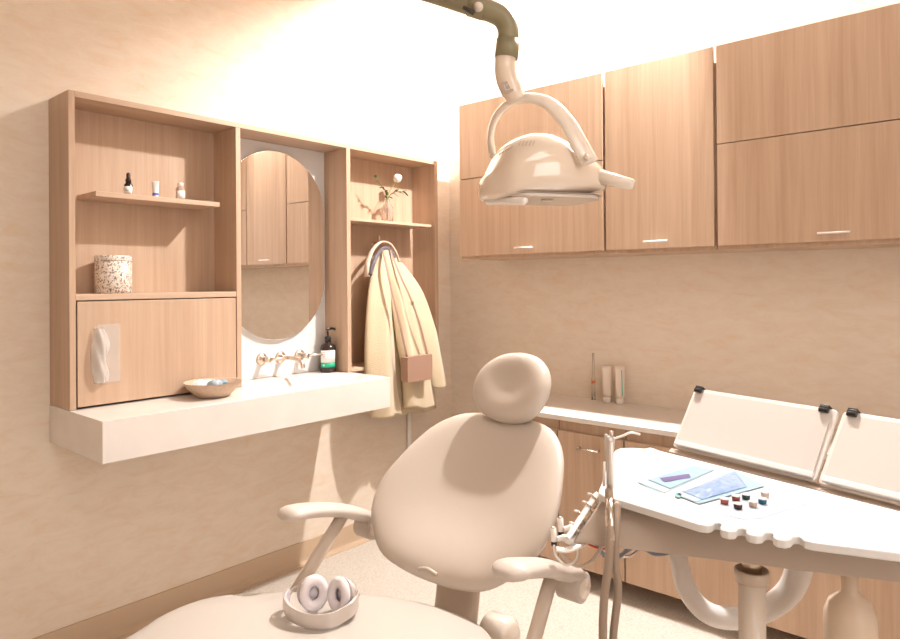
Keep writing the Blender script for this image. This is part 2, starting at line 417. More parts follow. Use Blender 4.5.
# ------------------------------------------------------------------ bowl with contents
bc = Vector((-1.665, -.288, .889))
bw = thing('wicker_bowl', 'shallow ribbed beige bowl near the front of the vanity', 'bowl', bc)
b = BM(); n = 64; prof = [(.0, 0), (.045, 0), (.05, .003), (.062, .014), (.080, .034), (.090, .054), (.0925, .055), (.088, .053), (.076, .034), (.058, .016), (.04, .007), (.0, .006)]
lathe(b, [(r_*1.12, z_) for r_, z_ in prof], 96)
for v in b.verts:
    rr = math.hypot(v.co.x, v.co.y)
    if rr > .048:
        t = math.atan2(v.co.y, v.co.x); f = 1+.012*math.copysign(1, math.sin(t*32+v.co.z*60)); v.co.x *= f; v.co.y *= f
obj('bowl_body', b, 'wicker', bw, True)
tag(bw, 'shallow ribbed beige bowl near the front of the vanity', 'bowl')
def blob(bm, c, s, seed, amp=.25, n=12):
    rnd = random.Random(seed); ph = [rnd.uniform(0, 6) for _ in range(6)]
    rows = []
    for i in range(n+1):
        th = PI*i/n; row = []
        for k in range(2*n):
            p = 2*PI*k/(2*n); q = 1+amp*(math.sin(3*p+ph[0])*math.sin(2*th+ph[1])*.5+math.sin(5*p+ph[2]+3*th)*.4*math.sin(th))
            row.append(bm.verts.new((c[0]+s[0]*q*math.sin(th)*math.cos(p), c[1]+s[1]*q*math.sin(th)*math.sin(p), c[2]+s[2]*q*math.cos(th))))
        rows.append(row)
    for i in range(n):
        for k in range(2*n):
            bm.faces.new([rows[i][k], rows[i+1][k], rows[i+1][(k+1)%(2*n)], rows[i][(k+1)%(2*n)]])
    bmesh.ops.remove_doubles(bm, verts=bm.verts, dist=1e-5); return bm
for i, (x, y, z, sx, sy, sz, mt, lab) in enumerate([
    (-.040, .020, .035, .026, .022, .018, 'stone_white', 'crumpled white packet at the left side of the bowl'),
    (-.002, -.018, .036, .026, .020, .018, 'pouch_white', 'pale crumpled packet lying in the middle of the bowl'),
    (.042, .010, .036, .022, .018, .012, 'pouch_blue', 'pale blue wrapped packet at the right rim of the bowl'),
    (.006, .040, .034, .020, .018, .014, 'paper_white', 'small white packet at the far rim of the bowl')]):
    tag(obj('wrapped_packet', blob(BM(), bc+Vector((x, y, z+.009)), (sx, sy, sz), i), mt, None, True), lab, 'packet', 'packets in the bowl')

# ------------------------------------------------------------------ glove bag in clear holder on the drop door
gp = on(106, 355, 'y', -.18)
gh = thing('clear_holder', 'clear plastic dispenser with crumpled film fixed to the drop door', 'dispenser', (gp.x, -.181, gp.z))
bx('back_plate', 'clear_film', (-.030, .046, -.002, 0, -.095, .105), gh, .0005)
b = BM(); N1, N2 = 26, 14; G = []
for i in range(N1+1):
    z = -.092+.185*i/N1; row = []
    w = .022+.008*math.sin(PI*i/N1)+.003*math.sin(i*.42)
    for j in range(N2+1):
        s = j/N2*2-1
        x = -.022+.003*math.sin(i*.33+1)+s*w; y = -.006-.028*math.cos(s*PI/2)*(.55+.45*math.sin(PI*i/N1))-.003*math.sin(s*7+i*.45)
        row.append(b.verts.new((x, y, z)))
    G.append(row)
for i in range(N1):
    for j in range(N2): b.faces.new([G[i][j], G[i+1][j], G[i+1][j+1], G[i][j+1]])
o = obj('crumpled_film', b, 'film_fold', gh, True); md = o.modifiers.new('thick', 'SOLIDIFY'); md.thickness = .0012

# ------------------------------------------------------------------ small things on the left shelves
def shelfpos(px, y): p = on(px, 195, 'y', y); return p.x
x = shelfpos(128.5, -.11)
t = thing('dropper_bottle', 'small dark brown dropper bottle with a white label, leftmost on the short shelf', 'bottle', (x, -.11, 1.6205))
obj('bottle', lathe(BM(), [(.0, 0), (.0135, 0), (.0145, .002), (.0145, .040), (.0095, .047), (.0085, .048), (.0085, .050)], 24), 'amber_glass', t, True)
arc_label('label', 'paper_white', .0149, va_-70, va_+70, .006, .034, t)
arc_label('label_print', 'print_grey', .0157, va_-22, va_+22, .018, .0205, t, 6, .0003)
obj('dropper', lathe(BM(), [(.010, .050), (.010, .062), (.0075, .063), (.007, .075), (.006, .082), (.0, .086)], 20), 'dark_brown', t, True)
x = shelfpos(155.5, -.11)
def squeeze_tube(px_name, label, loc, h, w, dz, body, capm, rz=0, bands=(), group=None):
    t = thing('squeeze_tube', label, 'tube', loc, rz, group)
    b = BM(); rings = []
    for k in range(9):
        s = k/8; z = dz+(h-dz)*s; rx = w*(.80+.20*s) ; ry = w*.82*(1-s)**.8+.0012; n = 24
        rings.append([b.verts.new((rx*math.cos(2*PI*i/n), ry*math.sin(2*PI*i/n), z)) for i in range(n)])
    for a, c in zip(rings, rings[1:]):
        for i in range(24): b.faces.new([a[i], a[(i+1)%24], c[(i+1)%24], c[i]])
    b.faces.new(rings[0][::-1]); b.faces.new(rings[-1])
    obj('tube_body', b, body, t, True)
    obj('cap', lathe(BM(), [(.0, 0), (w*.74, 0), (w*.78, .002), (w*.78, dz-.0008)], 24), capm, t, True)
    return t
t = squeeze_tube('a', 'tiny white cream tube with a blue band, middle of the short shelf', (x, -.11, 1.6205), .064, .0125, .011, 'paper_white', 'paper_white', math.radians(-40))
b = BM(); rings = []
for z, s in ((.0115, .03), (.020, .18)):
    rx = .0125*(.82+.18*s)+.0005; ry = .0125*.82*(1-s)**.8+.0017; rings.append([b.verts.new((rx*math.cos(2*PI*i/24), ry*math.sin(2*PI*i/24), z)) for i in range(24)])
for i in range(24): b.faces.new([rings[0][i], rings[0][(i+1)%24], rings[1][(i+1)%24], rings[1][i]])
obj('blue_band', b, 'blue_print', t, True)
x = shelfpos(180.5, -.12)
t = thing('clear_bottle', 'small clear bottle with white cap and label, rightmost on the short shelf', 'bottle', (x, -.12, 1.6205))
obj('bottle', lathe(BM(), [(.0, 0), (.0155, 0), (.017, .002), (.017, .045), (.0125, .051), (.009, .052)], 24), 'pink_glass', t, True)
obj('cap', lathe(BM(), [(.0, .0525), (.0105, .0525), (.0105, .066), (.009, .067), (0, .067)], 20), 'paper_white', t, True)
arc_label('label', 'paper_white', .0174, va_-30, va_+70, .006, .036, t)
# speckled jar
x = on(113.5, 292, 'y', -.095).x
t = thing('speckled_jar', 'speckled brown and white lidded jar on the lower left shelf', 'jar', (x, -.095, 1.2715))
obj('jar_body', lathe(BM(), [(.0, 0), (.057, 0), (.060, .003), (.060, .112), (.058, .113), (0, .113)], 48), 'terrazzo_jar', t, True)
obj('lid', lathe(BM(), [(.0, .1135), (.0605, .1135), (.0610, .116), (.0610, .130), (.058, .133), (0, .133)], 48), 'terrazzo_jar', t, True)

# vase and flowers
vx = on(387.5, 216, 'y', -.105).x
vc = Vector((vx, -.105, 1.607))
t = thing('bud_vase', 'clear slim glass bud vase on the upper right shelf', 'vase', vc)
obj('glass', lathe(BM(), [(.0, 0), (.028, 0), (.030, .003), (.030, .072), (.022, .088), (.012, .094), (.011, .112), (.0135, .115), (.012, .115), (.0095, .110), (.0095, .094), (.020, .085), (.0275, .070), (.0275, .005), (0, .004)], 32), 'pink_glass', t, True)
st = thing('flower_stem', 'white round flower on a green stem in the bud vase', 'flower', vc)
top = Vector((.050, -.02, .212))
b = BM(); tube(b, catmull([(.004, .004, .008), (.002, .0, .06), (-.002, -.002, .11), (.008, -.01, .160), top], 5), .0022, 6); obj('stem', b, 'stem_green', st, True)
b = BM(); blob(b, top+Vector((.004, 0, .015)), (.021, .021, .021), 3, .16, 14); obj('bloom', b, 'petal_white', st, True)
def leaf(bm, p, d, L, w):
    d = d.normalized(); a, c = frame(d); ctr = []
    for k in range(6):
        s = k/5; q = p+d*L*s-Vector((0, 0, L*.25*s*s)); ww = w*math.sin(PI*min(.98, s+.02))**.8+.0004
        ctr.append((bm.verts.new(q+a*ww), bm.verts.new(q-c*.0012), bm.verts.new(q-a*ww), bm.verts.new(q+c*.0006)))
    for i in range(5):
        A, B_ = ctr[i], ctr[i+1]
        for k in range(4): bm.faces.new([A[k], A[(k+1)%4], B_[(k+1)%4], B_[k]])
    bm.faces.new(ctr[0]); bm.faces.new(ctr[-1][::-1])
def sprig(label, pts, seed, nl):
    s_ = thing('leafy_sprig', label, 'foliage', vc)
    b = BM(); path = catmull(pts, 6); tube(b, path, .0016, 6); obj('twig', b, 'stem_green', s_, True)
    b = BM(); rnd = random.Random(seed)
    for k in range(nl):
        i = int(len(path)*(.45+.55*k/nl)); i = min(i, len(path)-2); d = (path[i+1]-path[i]).normalized()
        side = Vector((rnd.uniform(-.8, .8), rnd.uniform(-1, .3), rnd.uniform(-.9, .9)))
        leaf(b, path[i], d+side, rnd.uniform(.022, .034), .0075)
    obj('leaves', b, 'leaf_green', s_, True)
sprig('green sprig arching left out of the bud vase', [(-.004, 0, .01), (-.006, 0, .07), (-.006, -.002, .112), (-.020, -.01, .150), (-.055, -.02, .172), (-.105, -.02, .215)], 1, 10)
sprig('green sprig leaning right out of the bud vase', [(-.002, .006, .01), (-.0, .004, .08), (.002, .0, .112), (.020, -.005, .145), (.060, -.01, .160), (.105, -.02, .165)], 5, 16)
tag(st, 'white round flower on a green stem in the bud vase', 'flower')
g2 = on(371, 216, 'y', -.05).x

# ------------------------------------------------------------------ coat and bag
ct = thing('teddy_coat', 'cream fleece coat hanging from the hook in the right bay', 'coat', (0, 0, 0))
def cp(px, py, y): return on(px, py, 'y', y)
def drape(name, left, right, y0, dep, folds, mat, seed, parent, amp=.012, nz=40):
    """a hanging fold of cloth: closed loft between a left and a right outline"""
    L = catmull(left, 8); R = catmull(right, 8); n = min(len(L), len(R)); rnd = random.Random(seed); ph = [rnd.uniform(0, 6) for _ in range(4)]
    bm = BM(); rings = []; NS = 48
    for i in range(n):
        l = L[int(i*(len(L)-1)/(n-1))]; r_ = R[int(i*(len(R)-1)/(n-1))]; c = (l+r_)/2; h = (r_-l)/2; s = i/(n-1)
        ring = []
        dp = dep*(.35+.65*min(1, s*1.8))
        for k in range(NS):
            a = 2*PI*k/NS; u_ = math.cos(a); v = math.sin(a)
            w = amp*(min(1, s*2.5))*(math.sin(folds*u_*2+ph[0]+s*1.5)+.5*math.sin(folds*3.1*u_+ph[1]+s*3))
            q = c+h*(u_*(1+.0*v)); q = Vector((q.x, q.y-v*dp*.5-(w if v < 0.2 else w)*abs(v)**.5*(1 if v > 0 else .3)*-1*-1, q.z+.006*math.sin(folds*u_*2+ph[2])*s))
            ring.append(bm.verts.new(q))
        rings.append(ring)
    for i in range(n-1):
        for k in range(NS): bm.faces.new([rings[i][k], rings[i][(k+1)%NS], rings[i+1][(k+1)%NS], rings[i+1][k]])
    bm.faces.new(rings[0][::-1]); bm.faces.new(rings[-1])
    return obj(name, bm, mat, parent, True)
Yc = -.16
# back body of the coat
drape('coat_body', [cp(376, 262, -.10), cp(372, 300, -.12), cp(370, 350, -.13), cp(374, 418, -.14)],
      [cp(396, 256, -.10), cp(414, 300, -.12), cp(428, 350, -.13), cp(434, 408, -.14)], -.1, .10, 2.5, 'wool_cream', 3, ct)
drape('front_panel', [cp(376, 256, -.13), cp(369, 290, -.17), cp(366, 340, -.19), cp(367, 385, -.2), cp(372, 417, -.2)],
      [cp(382, 254, -.13), cp(392, 290, -.17), cp(394, 340, -.19), cp(396, 385, -.2), cp(401, 414, -.2)], -.15, .09, 1.6, 'wool_cream', 8, ct)
drape('front_panel', [cp(381, 250, -.13), cp(390, 290, -.19), cp(397, 340, -.21), cp(402, 370, -.22), cp(404, 408, -.22)],
      [cp(391, 250, -.13), cp(408, 290, -.19), cp(420, 340, -.21), cp(427, 370, -.22), cp(433, 407, -.22)], -.15, .07, 1.9, 'wool_cream', 12, ct)
drape('sleeve', [cp(395, 262, -.14), cp(404, 290, -.18), cp(416, 330, -.2), cp(424, 360, -.21), cp(431, 388, -.21)],
      [cp(402, 263, -.14), cp(421, 290, -.18), cp(433, 325, -.2), cp(439, 355, -.21), cp(444.5, 385, -.21)], -.15, .08, 1.0, 'wool_cream', 5, ct, .006)
b = BM(); cpts = catmull([cp(367, 277, -.155), cp(367, 265, -.150), cp(372.5, 250, -.125), cp(381, 242.5, -.10), cp(390, 244.5, -.12), cp(396, 253, -.14), cp(399, 262, -.145)], 6)
tube(b, cpts, [(.0095-.005*i/(len(cpts)-1), .017-.006*i/(len(cpts)-1)) for i in range(len(cpts))], 14); obj('collar', b, 'collar_trim', ct, True)
b = BM(); cpts = catmull([cp(370, 275, -.172), cp(373, 264, -.172), cp(378, 254, -.155), cp(384, 248.5, -.135), cp(390, 250, -.142), cp(395, 258, -.155)], 6)
tube(b, cpts, [(.014-.008*i/(len(cpts)-1), .010) for i in range(len(cpts))], 12); obj('lining', b, 'coat_lining', ct, True)

sbg = thing('shoulder_bag', 'small mauve leather shoulder bag hanging over the cream coat', 'bag', (0, 0, 0))
YB_ = -.30
p00 = cp(407, 357.5, YB_); p11 = cp(431.5, 379, YB_)
bx('bag_body', 'leather_mauve', (p00.x, p11.x, YB_, YB_+.045, p11.z+.004, p00.z), sbg, .004)
fl = BM(); prism(fl, rrect(p00.x-.002, p11.x+.002, p11.z, p00.z+.003, .008), YB_-.006, YB_-.0005, basis((0, 0, 0), (1, 0, 0), (0, 0, 1), (0, 1, 0)))
obj('flap', fl, 'leather_mauve', sbg, bevel=.002)
b = BM(); tube(b, catmull([cp(407, 357, YB_+.02), cp(400, 325, -.285), cp(392, 292, -.26), cp(386, 265, -.215), cp(383, 250, -.15)], 5), [(.0065, .0015)]*21, 8, up=Vector((0, 1, 0))); obj('strap', b, 'leather_strap', sbg, True)
b = BM(); tube(b, catmull([cp(428, 357, YB_+.02), cp(420, 325, -.275), cp(410, 297, -.26), cp(400, 275, -.225), cp(390, 250, -.15)], 5), [(.0065, .0015)]*21, 8, up=Vector((0, 1, 0))); obj('strap', b, 'leather_strap', sbg, True)
q = cp(412, 303, -.272); bx('buckle', 'brass_brushed', (q.x-.009, q.x+.009, q.y-.003, q.y+.003, q.z-.010, q.z+.010), sbg, .001)

q = on(411, 440, 'y', -.03)
t = thing('wall_pipe', 'thin white vertical pipe on the wall below the coat', 'pipe', (q.x, -.02, 0))
b = BM(); tube(b, [(0, 0, .0035), (0, 0, .84)], .013, 12); obj('pipe', b, 'white_plastic', t, True)
for z in (.3, .7): bx('clip', 'white_plastic', (-.018, .018, .004, .0195, z, z+.012), t)

# ------------------------------------------------------------------ upper wall cabinets
def bar_handle(parent, x, y, z, L=.10):
    b = BM(); tube(b, [(x-.022, y-L/2, z), (x-.022, y+L/2, z)], .004, 10)
    for s in (-1, 1): tube(b, [(x-.001, y+s*L*.38, z), (x-.022, y+s*L*.38, z)], .003, 8)
    obj('handle', b, 'white_metal', parent, True)
def wall_cabinet(y1, y0, label, split):
    c = thing('wall_cabinet', label, 'cabinet', (0, 0, 0), 0, 'oak wall cabinets')
    bx('carcass', 'oak', (-.331, -.0005, y0+.001, y1-.001, 1.418, 2.14), c)
    if split:
        d1 = bx('door', 'oak', (-.35, -.332, y0+.006, y1-.006, 1.432, 1.8175), c, .001)
        bx('door', 'oak', (-.35, -.332, y0+.006, y1-.006, 1.8215, 2.197), c, .001)
    else: d1 = bx('door', 'oak', (-.35, -.332, y0+.006, y1-.006, 1.432, 2.197), c, .001)
    bar_handle(d1, -.35, (y0+y1)/2, 1.460)
wall_cabinet(-.366, -1.182, 'oak wall cabinet nearest the corner, behind the dental lamp, two stacked doors', True)
wall_cabinet(-1.183, -1.652, 'narrow oak wall cabinet with a single tall door', False)
wall_cabinet(-1.653, -2.457, 'wide oak wall cabinet with two stacked doors at the right edge', True)
wall_cabinet(-2.458, -3.26, 'oak wall cabinet outside the picture on the right', True)

# lower run
tag(bx('worktop', 'quartz', (-.452, -.0005, -4.0, -.60, .701, .722), bevel=.002), 'thin pale worktop along the right wall on the oak base cabinets', 'worktop')
def base_cabinet(y1, y0, label):
    c = thing('base_cabinet', label, 'cabinet', (0, 0, 0), 0, 'oak base cabinets')
    bx('carcass', 'oak', (-.415, -.0005, y0+.001, y1-.001, .08, .7005), c)
    bx('plinth', 'oak_horizontal', (-.26, -.0005, y0+.001, y1-.001, .0005, .0795), c)
    d = bx('door', 'oak', (-.434, -.4155, y0+.0025, y1-.0025, .078, .652), c, .001)
    x, y, z = -.434, (y0+y1)/2, .592
    b = BM(); tube(b, [(x-.02, y-.05, z), (x-.02, y+.05, z)], .0035, 10)
    for s in (-1, 1): tube(b, [(x-.001, y+s*.045, z), (x-.022, y+s*.045, z)], .0055, 8)
    obj('handle', b, 'steel', d, True)
base_cabinet(-.62, -.990, 'oak base cabinet behind the edge of the chair back')
base_cabinet(-.991, -1.305, 'oak base cabinet with a bar handle just right of the chair back')
base_cabinet(-1.306, -2.10, 'oak base cabinet behind the instrument tray')
base_cabinet(-2.101, -2.90, 'oak base cabinet behind the post and bottle of the delivery unit')
base_cabinet(-2.901, -3.95, 'oak base cabinet outside the picture on the right')

# items on worktop
p = on(593.5, 399, 'z', .7225); px_ = -.045
q = on(593.5, 390, 'x', -.03)
t = thing('clear_vial', 'slim clear tube with an orange band standing by the wall on the worktop', 'vial', (-.03, q.y, .7225))
obj('base', lathe(BM(), [(0, 0), (.013, 0), (.013, .004), (.008, .006), (0, .006)], 20), 'clear_glass', t, True)
obj('tube', lathe(BM(), [(.0, .0065), (.0095, .0065), (.0095, .105), (.006, .115), (.0045, .228), (0, .230)], 20), 'clear_glass', t, True)
obj('core', lathe(BM(), [(.0, .020), (.0045, .020), (.0045, .070), (.0022, .075), (.0022, .16), (0, .161)], 12), 'cream_plastic', t, True)
obj('band', lathe(BM(), [(.0097, .082), (.0104, .082), (.0104, .094), (.0097, .094)], 20, cap=False), 'orange_band', t, True)
q = on(607, 390, 'x', -.040)
squeeze_tube('b', 'plain pale cosmetic tube standing on its cap, middle of the three on the worktop', (-.040, q.y, .7225), .172, .024, .028, 'paper_pink', 'cream_plastic', math.radians(-49), group='tubes on the worktop')
q = on(620, 390, 'x', -.045)
t = squeeze_tube('c', 'pale cosmetic tube with a green stripe, nearest the tilted boards', (-.045, q.y, .7225), .176, .024, .030, 'paper_pink', 'cream_plastic', math.radians(-49), group='tubes on the worktop')
b = BM()
A = []
for k in range(9):
    s = .08+.84*k/8; z = .03+.14*s; ry = .024*.82*(1-s)**.8+.0012
    for sx in (.004, .009): A.append(b.verts.new((sx, -(ry*math.sqrt(max(0, 1-(sx/.02)**2))+.0010), z)))
for k in range(8): b.faces.new([A[2*k], A[2*k+1], A[2*k+3], A[2*k+2]])
o = obj('green_stripe', b, 'aqua_print', t, True); md = o.modifiers.new('t', 'SOLIDIFY'); md.thickness = .0006
t['label'] = 'pale cosmetic tube with a green stripe, nearest the tilted boards'

# ------------------------------------------------------------------ dental chair (local +x = the way it faces, +y = sitter's left)
CO = Vector((-1.643, -1.468, 0)); CR = math.radians(-178.955)
ch = thing('dental_chair', 'beige upholstered dental treatment chair with headrest and two armrests', 'dental chair', CO, CR)
AX = -.042
th = math.radians(44)
S_ = Vector((-math.sin(th), 0, math.cos(th))); N_ = Vector((math.cos(th), 0, math.sin(th))); L_ = Vector((0, 1, 0))
# backrest outline: (lateral, along spine)
half = [(.0, .271), (.10, .266), (.17, .240), (.228, .178), (.268, .080), (.288, -.02), (.270, -.105), (.222, -.165), (.165, -.205), (.08, -.221)]
ol = half + [(0, -.224)] + [(-a_, b_) for a_, b_ in half[:0:-1]]
Mb = basis(Vector((-.06, AX, .726)), L_, S_, N_)
def bowl(u_, v_): return .22*u_*u_ + .05*max(0, v_)**2
o = obj('backrest', cushion(BM(), ol, (0, .01), .035, .045, 0, Mb, dish=.034, bowl=lambda u_, v_: .42*u_*u_+.25*min(0, v_+.05)**2-.014, rings=16, n=4), 'vinyl_beige', ch, True)
b = BM(); tube(b, catmull([Mb @ Vector((-.03, -.208, .008)), Mb @ Vector((0, -.203, .015)), Mb @ Vector((.03, -.208, .012))], 5), .0045, 8); obj('pull_tab', b, 'vinyl_beige', o, True)
tr = math.radians(30)
S2 = Vector((-math.sin(tr), 0, math.cos(tr))); N2 = Vector((math.cos(tr), 0, math.sin(tr)))
Mh = basis(Vector((-.250, AX+.022, 1.002)), L_, S2, N2)
half = [(.0, .106), (.06, .094), (.104, .058), (.124, .010), (.118, -.042), (.082, -.086), (.035, -.101)]
olh = half + [(0, -.104)] + [(-a_, b_) for a_, b_ in half[:0:-1]]
obj('headrest', cushion(BM(), olh, (0, 0), .042, .040, 0, Mh, dish=.016, bowl=lambda u_, v_: .9*u_*u_-.008-.5*max(0, -v_)**2, rings=14, n=5), 'vinyl_beige', ch, True)
b = BM(); tube(b, [Mh @ Vector((0, -.03, -.045)), Mb @ Vector((0, .20, -.045)), Mb @ Vector((0, .05, -.045))], [(.022, .006)]*3, 10, up=N2); obj('headrest_bar', b, 'steel', ch, True)
# seat with leg section
sl = [(.112, .04), (.115, .126), (.150, .20), (.235, .30), (.34, .37), (.46, .405), (.62, .40), (.85, .35), (1.10, .29), (1.22, .22), (1.26, .05), (1.26, -.10), (1.22, -.26), (1.08, -.33), (.85, -.38), (.655, -.428), (.542, -.468), (.429, -.457), (.321, -.361), (.232, -.252), (.171, -.158), (.130, -.052)]
Ms = basis(Vector((0, 0, .52)), Vector((1, 0, 0)), Vector((0, 1, 0)), Vector((0, 0, 1)))
o = obj('seat', cushion(BM(), sl, (.66, -.02), .016, .060, 0, Ms, dish=.0, rings=12, n=4), 'vinyl_seat', ch, True)
# spine post
b = BM(); tube(b, catmull([(-.10, AX-.03, .64), (-.07, AX-.03, .55), (-.06, AX-.03, .46), (-.03, AX-.03, .36), (.06, AX-.03, .26)], 5), [(.070, .034)]*21, 24, up=Vector((1, 0, 0))); obj('spine', b, 'arm_beige', ch, True)
# hinge covers, base column and foot
b = BM(); tube(b, [(-.075, .012, .395), (-.075, .020, .395), (-.075, .085, .395), (-.075, .097, .395)], [.034, .046, .046, .034], 28); obj('hinge_cover', b, 'cream_plastic', ch, True)
b = BM(); box(b, .04, .60, -.16, .13, .30, .44); obj('seat_frame', b, 'cream_plastic', ch, bevel=.03, seg=4)
b = BM(); box(b, .05, .35, -.12, .09, .06, .34); obj('lift_column', b, 'cream_plastic', ch, bevel=.03, seg=4)
b = BM(); prism(b, rrect(-.12, .75, -.22, .19, .12, 8), .0005, .06); obj('floor_base', b, 'cream_plastic', ch, bevel=.015, seg=3)
# armrests
def armrest(lat, dz, tz, sh):
    b = BM()
    path = [(.285-sh, lat, .692+tz), (.255-sh, lat, .697+tz), (.18, lat, .688+tz), (.10, lat, .667+tz*.8), (.035, lat, .642+tz*.6), (-.018, lat, .614+dz), (-.042, lat, .600+dz), (-.048, lat, .582+dz)]
    pts = catmull(path, 5); n = len(pts); rr = []
    for i in range(n):
        s = i/(n-1); e = min(1, (i+.5)/5)**.5 if i < 5 else 1
        w = (.046-.014*min(1, s*1.5))*(e); h = (.019 if s < .8 else .016)*e
        rr.append((w, h))
    tube(b, pts, rr, 20, up=Vector((0, 0, 1))); a_ = obj('armrest', b, 'arm_pad', ch, True)
    b = BM(); tube(b, [(-.024, lat+k_, .588+dz) for k_ in (-.029, -.026, .026, .029)], [.030, .035, .035, .030], 32); obj('scroll_end', b, 'arm_pad', a_, True)
    b = BM(); tube(b, [(-.024, lat+k_, .588+dz) for k_ in (-.0325, -.030, .030, .0325)], [.021, .0235, .0235, .021], 28); obj('pivot_cap', b, 'cream_plastic', a_, True)
    return a_
armrest(-.38, 0, 0, .008); armrest(.30, .02, .025, .035)
def arm_post(lat, p0, p1):
    b = BM(); tube(b, [p0, p1], [(.020, .014), (.021, .015)], 18, up=Vector((0, 1, 0))); obj('arm_post', b, 'arm_beige', ch, True)
arm_post(-.38, (.072, -.38, .645), (.30, -.40, .40))
arm_post(.30, (.070, .30, .655), (.27, .315, .40))
b = BM(); tube(b, catmull([(.30, -.40, .405), (.29, -.38, .36), (.26, -.30, .345), (.2, -.17, .345)], 5), .017, 12); obj('arm_bracket', b, 'arm_beige', ch, True)
b = BM(); tube(b, catmull([(.27, .315, .405), (.265, .30, .36), (.25, .22, .345), (.2, .12, .345)], 5), .017, 12); obj('arm_bracket', b, 'arm_beige', ch, True)

# headphones lying on the seat
hp = on(320, 617.5, 'z', .535)
rz = math.atan2(RT.y, RT.x)
h = thing('headphones', 'silver headphones with pale cushions lying on the chair seat', 'headphones', (hp.x, hp.y, .5365), rz)
U = catmull([(-.086, .045, 0), (-.087, .012, 0), (-.066, -.026, 0), (-.022, -.052, 0), (.028, -.056, 0), (.070, -.030, 0), (.086, .005, 0), (.083, .040, 0)], 8)
def band(pts, off, z0, z1, th, mat, nm, par):
    b = BM(); A = []
    n = len(pts)
    for i, p in enumerate(pts):
        t_ = (pts[min(i+1, n-1)]-pts[max(i-1, 0)]).normalized(); nn = Vector((-t_.y, t_.x, 0))
        lift = .014*(abs(p.x)/.087)**2
        i0, o0 = p+nn*off, p+nn*(off+th)
        A.append([b.verts.new(i0+Vector((0, 0, z0+lift))), b.verts.new(o0+Vector((0, 0, z0+lift))), b.verts.new(o0+Vector((0, 0, z1+lift))), b.verts.new(i0+Vector((0, 0, z1+lift)))])
    for a_, c_ in zip(A, A[1:]):
        for k in range(4): b.faces.new([a_[k], a_[(k+1)%4], c_[(k+1)%4], c_[k]])
    b.faces.new(A[0]); b.faces.new(A[-1][::-1])
    return obj(nm, b, mat, par, True, bevel=.001)
hb = band(U, -.001, 0, .033, .0035, 'silver_plastic', 'headband', h)
band(U, .003, .002, .031, .004, 'band_inner', 'headband_padding', h)
def ear(cx, cy, cz, yaw_, tilt, nm='ear_cup'):
    M = T(cx, cy, cz) @ Matrix.Rotation(yaw_, 4, 'Z') @ Matrix.Rotation(tilt, 4, 'X') @ Matrix.Rotation(PI/2, 4, 'X')   # local z of the lathe -> -y
    b = BM(); lathe(b, [(.0, -.024), (.028, -.024), (.034, -.019), (.036, -.008), (.036, -.003), (0, -.003)], 32, M); e = obj(nm, b, 'silver_plastic', h, True)
    b = BM(); n = 32; prof = []
    for k in range(13):
        a_ = 2*PI*k/12; prof.append((.0255+.0125*math.cos(a_), .0075+.0105*math.sin(a_)))
    lathe(b, prof, n, M @ Matrix.Diagonal((.9, 1.08, 1, 1)), cap=False); obj('ear_cushion', b, 'ear_cushion', e, True)
    b = BM(); lathe(b, [(0, -.002), (.017, -.002), (.017, .0005), (0, .0005)], 24, M); obj('speaker_cloth', b, 'band_inner', e, True)
    return e
e1 = ear(-.020, .022, .046, math.radians(28), math.radians(-10)); e2 = ear(.046, .018, .043, math.radians(-38), math.radians(-8))
b = BM(); tube(b, catmull([(-.085, .045, .030), (-.070, .055, .040), (-.040, .045, .050)], 4), .005, 8); obj('hinge_arm', b, 'silver_plastic', h, True); b = BM(); tube(b, catmull([(.083, .040, .030), (.076, .050, .038), (.062, .040, .045)], 4), .005, 8); obj('hinge_arm', b, 'silver_plastic', h, True)

# ------------------------------------------------------------------ delivery unit (tray, beam, boards, post)
du = thing('delivery_unit', 'dental delivery unit with white scalloped tray on a taupe beam and post', 'dental unit', (0, 0, 0))
tray = [(-1.315, -1.722), (-1.36, -1.735), (-1.60, -1.835), (-1.652, -1.856), (-1.670, -1.866), (-1.678, -1.884), (-1.683, -1.925), (-1.708, -2.060), (-1.716, -2.098), (-1.712, -2.112), (-1.700, -2.117), (-1.686, -2.116), (-1.681, -2.121), (-1.686, -2.128), (-1.705, -2.131), (-1.716, -2.137), (-1.717, -2.152), (-1.708, -2.160),
        (-1.690, -2.159), (-1.682, -2.164), (-1.686, -2.172), (-1.700, -2.175), (-1.708, -2.182), (-1.708, -2.196), (-1.698, -2.203), (-1.680, -2.203), (-1.673, -2.208), (-1.676, -2.215), (-1.692, -2.218), (-1.700, -2.226), (-1.698, -2.240), (-1.686, -2.246), (-1.668, -2.246), (-1.661, -2.252), (-1.666, -2.259), (-1.676, -2.264),
        (-1.676, -2.28), (-1.637, -2.398), (-1.58, -2.56), (-1.54, -2.60), (-1.46, -2.60), (-1.442, -2.57), (-1.398, -2.368), (-1.245, -1.815), (-1.225, -1.780), (-1.250, -1.775), (-1.262, -1.745), (-1.285, -1.722)]
trp = obj('tray_top', prism(BM(), tray, .834, .850), 'tray_white', du, bevel=.004, seg=3)
